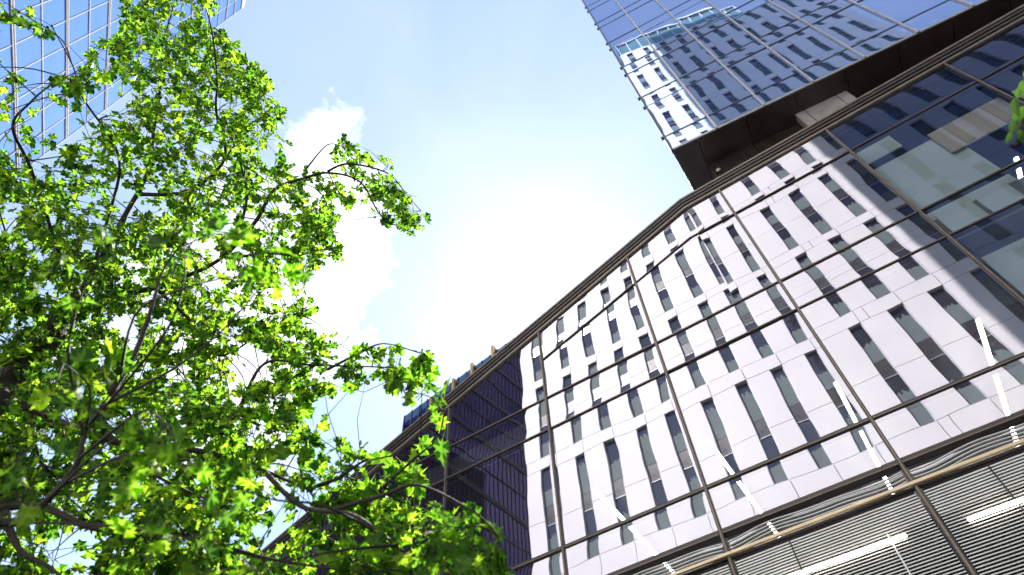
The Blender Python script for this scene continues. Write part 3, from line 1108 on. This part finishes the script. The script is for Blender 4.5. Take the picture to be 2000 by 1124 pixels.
OUT = [(-60, -60), (30, -60), (45, 20), (90, 10), (115, 90), (200, 65), (232, 30), (262, -60), (425, -60), (430, 60), (470, 80), (525, 150), (545, 215), (565, 242), (545, 275), (610, 300), (672, 272),
       (740, 302), (795, 340), (828, 410), (806, 458), (745, 432), (690, 398), (655, 395), (660, 450), (665, 520), (600, 560), (625, 640), (680, 678), (780, 668), (835, 690), (842, 745), (795, 792), (735, 742),
       (660, 765), (640, 830), (690, 885), (740, 870), (800, 905), (845, 860), (855, 770), (885, 790), (875, 850), (850, 940), (900, 965), (985, 1045), (965, 1180), (-60, 1180)]
HOLES = [((60, 205, 5.0), 34), ((115, 120, 5), 52), ((205, 190, 5), 30), ((30, 90, 5), 42), ((130, 250, 5), 28), ((490, 715, 5), 36), ((630, 800, 5), 30), ((555, 1000, 5), 34), ((130, 1075, 5), 42), ((250, 630, 5), 22),
         ((195, 15, 5), 32), ((640, 560, 5), 40), ((350, 1030, 5), 12), ((90, 560, 5), 16), ((20, 430, 5), 20), ((225, 825, 5), 14), ((700, 800, 5), 40), ((20, 1000, 5), 14), ((600, 980, 5), 20)]
DEP = np.array([(100, 100, 5.0), (300, 60, 6.3), (450, 150, 5.4), (600, 320, 4.8), (780, 400, 4.6), (60, 250, 4.7), (300, 350, 5.7), (520, 300, 5.3), (550, 500, 4.6), (200, 500, 5.0), (450, 560, 4.7),
                (100, 700, 4.5), (300, 700, 4.3), (500, 650, 4.1), (620, 720, 3.5), (790, 710, 3.25), (400, 850, 3.6), (600, 880, 3.1), (750, 910, 2.8), (100, 950, 3.6), (300, 1050, 3.0), (550, 1070, 2.75),
                (700, 1060, 2.5), (900, 1040, 2.3), (960, 1070, 2.25), (860, 800, 2.5)])


def inside(p, poly):
    x, y = p
    c = False
    j = len(poly) - 1
    for i in range(len(poly)):
        xi, yi = poly[i]
        xj, yj = poly[j]
        if (yi > y) != (yj > y) and x < (xj - xi) * (y - yi) / (yj - yi) + xi:
            c = not c
        j = i
    return c


def depth_at(x, y):
    d2 = (DEP[:, 0] - x) ** 2 + (DEP[:, 1] - y) ** 2 + 400
    ww = 1 / d2 ** 1.5
    return float((ww * DEP[:, 2]).sum() / ww.sum())


def proj(P):
    v = RC @ (np.asarray(P) - EYE)
    return 1000 + FPX * v[0] / v[2], 562 + FPX * v[1] / v[2]


# leaf outlines, unit length along +y, lying in xy
HALF = [(0.012, 0.0), (0.028, 0.14), (0.11, 0.13), (0.30, 0.04), (0.13, 0.22), (0.036, 0.28), (0.12, 0.34), (0.27, 0.31), (0.50, 0.39), (0.24, 0.44), (0.35, 0.60), (0.13, 0.49), (0.036, 0.54), (0.09, 0.65), (0.29, 0.81), (0.10, 0.74), (0.05, 0.83)]


def leaf_variant(seed):
    r = random.Random(seed)
    pts = [(0.0, 0.0)]
    right = [(x * r.uniform(0.72, 1.0), y + r.uniform(-0.02, 0.02)) for x, y in HALF]
    left = [(-x * r.uniform(0.72, 1.0), y + r.uniform(-0.02, 0.02)) for x, y in HALF]
    fold = r.uniform(0.12, 0.35)
    curl = r.uniform(-0.35, 0.55)
    import bmesh
    bmx = bmesh.new()
    mid = [bmx.verts.new((0, y, -curl * y * y)) for y in (0.0, 0.27, 0.50, 0.74, 1.0)]

    def vert(x, y):
        return bmx.verts.new((x, y, abs(x) * fold - curl * y * y + r.uniform(-0.015, 0.015)))
    for side in (right, left):
        vs = [vert(x, y) for x, y in side]
        face = [mid[0]] + vs + [mid[4], mid[3], mid[2], mid[1]]
        try:
            bmx.faces.new(face if side is right else face[::-1])
        except ValueError:
            pass
    # stalk
    a, b_, c = bmx.verts.new((-0.008, 0, 0)), bmx.verts.new((0.008, 0, 0)), bmx.verts.new((0.0, -0.28, 0.03))
    bmx.faces.new((a, c, b_))
    bmesh.ops.triangulate(bmx, faces=bmx.faces[:])
    V = np.array([v.co[:] for v in bmx.verts])
    bmx.verts.index_update()
    Fc = np.array([[v.index for v in f.verts] for f in bmx.faces])
    bmx.free()
    return V, Fc


VARS = [leaf_variant(s) for s in range(8)]


def orient(tip, normal):
    y = tip / (np.linalg.norm(tip) + 1e-9)
    z = normal - y * (normal @ y)
    z /= (np.linalg.norm(z) + 1e-9)
    x = np.cross(y, z)
    return np.stack([x, y, z], 1)


leaves = []     # (pos, rot3, size, variant, young)
twigs = MB()


def grow_spray(tip, radius, n_leaf, size, check=True):
    d = np.linalg.norm(limb_nodes - tip, axis=1)
    src = limb_nodes[int(np.argmin(d + rng.uniform(0, 0.12, len(d))))]
    v = tip - src
    ln = np.linalg.norm(v)
    if ln > 0.95:
        return
    side = rng.normal(0, 1, 3)
    side[2] = abs(side[2])
    mid1 = src + v * 0.4 + side * ln * 0.07 + np.array([0, 0, ln * 0.05])
    mid2 = src + v * 0.75 + side * ln * 0.05
    path = smooth_path([src, mid1, mid2, tip], 4)
    r0 = min(0.009, 0.0030 + ln * 0.004)
    twigs.tube([p - ORG for p in path], [r0 * (1 - 0.75 * i / (len(path) - 1)) for i in range(len(path))], 'twig', 4, False)
    dirv = path[-1] - path[-3]
    dirv = dirv / (np.linalg.norm(dirv) + 1e-9)
    cl = rng.normal(0, 1, 3) * 0.5
    subs = []
    for s in range(max(2, n_leaf // 7)):
        dd = dirv * rng.uniform(0.1, 1.0) + rng.normal(0, 0.75, 3)
        dd[2] -= 0.15
        dd /= np.linalg.norm(dd)
        start = path[-1 - int(rng.integers(0, 5))]
        end = start + dd * radius * rng.uniform(0.55, 1.15)
        pe = proj(end)
        if not inside(pe, OUT) or any((pe[0] - h[0][0]) ** 2 + (pe[1] - h[0][1]) ** 2 < h[1] ** 2 for h in HOLES):
            end = start + (end - start) * 0.12
        m1 = (start + end) / 2 + rng.normal(0, radius * 0.08, 3)
        twigs.tube([start - ORG, m1 - ORG, end - ORG], [0.0022, 0.0017, 0.0010], 'twig', 3, False)
        subs.append((start, m1, end, dd))
    for i in range(n_leaf):
        s, m1, e, dd = subs[int(rng.integers(0, len(subs)))]
        t = rng.uniform(0.15, 1.02)
        p = (s * (1 - t) + m1 * t) * (1 - t) + (m1 * (1 - t) + e * t) * t
        out = rng.normal(0, 1, 3)
        tipd = dd * 0.75 + out * 0.55
        tipd[2] -= 0.35
        nrm = np.array([0, 0, 1.0]) + rng.normal(0, 1.05, 3)
        sz = size * rng.uniform(0.45, 1.3)
        Rm = orient(tipd, nrm)
        pos = p + Rm[:, 1] * sz * 0.25
        if check:
            q = proj(pos + Rm[:, 1] * sz * 0.5)
            if not inside((q[0] + rng.normal(0, 9), q[1] + rng.normal(0, 9)), OUT):
                continue
            if any((q[0] - h[0][0]) ** 2 + (q[1] - h[0][1]) ** 2 < h[1] ** 2 for h in HOLES) and rng.random() < 0.88:
                continue
        leaves.append((pos, Rm, sz, int(rng.integers(0, len(VARS))), rng.random()))


n_done = 0
while n_done < 430:
    x, y = rng.uniform(-60, 990), rng.uniform(-60, 1160)
    if not inside((x, y), OUT):
        continue
    if any((x - h[0][0]) ** 2 + (y - h[0][1]) ** 2 < (h[1] * 1.25) ** 2 for h in HOLES):
        continue
    if x < 250 and y < 330 and rng.random() < 0.45:
        continue
    dpt = depth_at(x, y)
    if y > 520 and rng.random() < max(0.0, (4.3 - dpt)) * 0.42:
        continue
    dpt *= rng.uniform(0.90, 1.17)
    grow_spray(at(x, y, dpt), 0.33, int(rng.integers(24, 44)), 0.071 if dpt > 3.2 else 0.068)
    n_done += 1
# sprays along the limb ends
for r0, pl in limb_defs:
    e = pl[-1]
    if -40 < e[0] < 1000 and -40 < e[1] < 1150:
        grow_spray(at(*e), 0.22, 22, 0.10)
# the near sprays that hang close to the lens
for (x, y, d) in [(235, 440, 2.4), (360, 480, 2.3), (450, 540, 2.2), (510, 560, 2.3), (300, 800, 2.2), (340, 860, 2.1), (380, 900, 2.0),
                  (400, 1040, 2.0), (60, 880, 2.3), (110, 700, 2.6), (480, 960, 2.2), (460, 1080, 2.1)]:
    grow_spray(at(x, y, d * 0.86), 0.18, 12, 0.066)
twigs.build('twig', tree, stuff=True)

# which leaves show largest
info = []
for i, (pos, Rm, sz, vr, yg) in enumerate(leaves):
    c = pos + Rm[:, 1] * sz * 0.5
    d = np.linalg.norm(c - EYE)
    q = proj(c)
    inn = 0 <= q[0] <= 2000 and 0 <= q[1] <= 1124
    facing = abs(Rm[:, 2] @ ((c - EYE) / d))
    info.append((sz / d * (0.3 + 0.7 * facing) if inn else 0.0, i))
info.sort(reverse=True)
big = set(i for _, i in info[:300])
lm = {}
for v in range(len(VARS)):
    for yg in (0, 1, 2):
        me = bpy.data.meshes.new('leaf')
        V, Fc = VARS[v]
        me.from_pydata(V.tolist(), [], Fc.tolist())
        me.materials.append(M[('leaf', 'leaf_b', 'leaf_dark')[yg]])
        me.update()
        lm[(v, yg)] = me
allV, allF, allM = [], [], []
off = 0
for i, (pos, Rm, sz, vr, yg) in enumerate(leaves):
    young = 1 if yg < 0.27 else (2 if yg > 0.70 else 0)
    if i in big:
        o = bpy.data.objects.new('leaf', lm[(vr, young)])
        COL.objects.link(o)
        o.parent = tree
        lp = pos - ORG
        o.matrix_local = Matrix([[Rm[r][c] * sz for c in range(3)] + [lp[r]] for r in range(3)] + [[0, 0, 0, 1]])
    else:
        V, Fc = VARS[vr]
        allV.append((V * sz) @ Rm.T + (pos - ORG))
        allF.append(Fc + off)
        allM.append(np.full(len(Fc), young))
        off += len(V)
AV, AF, AM = np.concatenate(allV), np.concatenate(allF), np.concatenate(allM)
me = bpy.data.meshes.new('foliage')
me.vertices.add(len(AV))
me.vertices.foreach_set('co', AV.ravel())
me.loops.add(AF.size)
me.loops.foreach_set('vertex_index', AF.ravel().astype(np.int32))
me.polygons.add(len(AF))
me.polygons.foreach_set('loop_start', np.arange(0, AF.size, 3, dtype=np.int32))
me.materials.append(M['leaf'])
me.materials.append(M['leaf_b'])
me.materials.append(M['leaf_dark'])
me.polygons.foreach_set('material_index', AM.astype(np.int32))
me.update(calc_edges=True)
put(me, 'foliage', tree, stuff=True)
print('leaves', len(leaves), 'tris', len(AF))

# ------------------------------------------------------------------ second tree: a branch with oval leaves at the right edge
T2B = np.array([3.4, -0.6, 0.0])
lin = thing('oval_leaf_tree', 'oval leaved tree whose twig hangs in at the right edge', 'tree', tuple(T2B))
tip = L3([(2160, 60, 2.6), (2090, 120, 2.5), (2030, 180, 2.4), (2000, 240, 2.35), (1985, 285, 2.3)])
tr2 = [T2B, T2B + np.array([0.05, 0, 1.5]), T2B + np.array([0.0, 0.1, 2.8]), T2B + np.array([0.1, 0.1, 4.4])]
sp = smooth_path(tr2, 5)
bm = MB()
bm.tube([p - T2B for p in sp], [0.11 * (1 - 0.6 * i / len(sp)) for i in range(len(sp))], 'bark', 10)
bm.build('trunk', lin, smooth=True)
sp2 = smooth_path([tr2[2]] + tip, 6)
bm = MB()
bm.tube([p - T2B for p in sp2], [0.03 * (1 - 0.9 * i / (len(sp2) - 1)) + 0.002 for i in range(len(sp2))], 'bark', 6)
bm.build('limb', lin, smooth=True)
b = MB()
nseg = 8
rows_ = []
for i in range(nseg + 1):
    t = i / nseg
    wv = 0.30 * math.sin(math.pi * t ** 0.8) ** 0.9
    rows_.append((wv, t))
for i in range(nseg):
    (wa, ta), (wb, tb) = rows_[i], rows_[i + 1]
    for s in (-1, 1):
        q = [(0, ta, -0.2 * ta * ta), (s * wa, ta, 0.18 * wa - 0.2 * ta * ta), (s * wb, tb, 0.18 * wb - 0.2 * tb * tb), (0, tb, -0.2 * tb * tb)]
        b.poly(q if s > 0 else q[::-1], 'leaf_oval')
oval = b.mesh('leaf', True)
for (x, y, d, s_, tx, ty) in [(1990, 165, 2.35, 0.075, 0.2, 0.6), (1994, 215, 2.35, 0.07, -0.4, 0.5), (1975, 200, 2.3, 0.085, -0.2, 0.9), (1978, 225, 2.3, 0.06, 0.5, 0.8), (1975, 245, 2.32, 0.055, -0.1, 0.9), (1995, 250, 2.33, 0.07, 0.1, 0.8),
                              (1985, 262, 2.31, 0.065, 0.3, 0.9), (1966, 265, 2.31, 0.06, 0.4, 0.8), (1996, 285, 2.3, 0.06, 0.0, 0.9), (1985, 180, 2.34, 0.05, 0.1, 0.7), (2005, 190, 2.36, 0.08, 0.2, 0.8), (2010, 240, 2.36, 0.08, 0.3, 0.8),
                              (2020, 140, 2.4, 0.08, -0.2, 0.7), (2040, 180, 2.4, 0.08, 0.1, 0.9), (1998, 145, 2.37, 0.06, 0.0, 0.8), (2060, 110, 2.45, 0.08, 0.2, 0.9)]:
    p = at(x + 6, y - 8, d)
    s_ *= 0.62
    tipw = RC.T @ np.array([tx * 0.5, ty, rng.uniform(-0.4, 0.4)])
    nw = -ray(x, y) + rng.normal(0, 0.5, 3)
    Rm = orient(tipw, nw)
    o = put(oval, 'leaf', lin)
    lp = p - T2B
    o.matrix_local = Matrix([[Rm[r][c] * s_ for c in range(3)] + [lp[r]] for r in range(3)] + [[0, 0, 0, 1]])
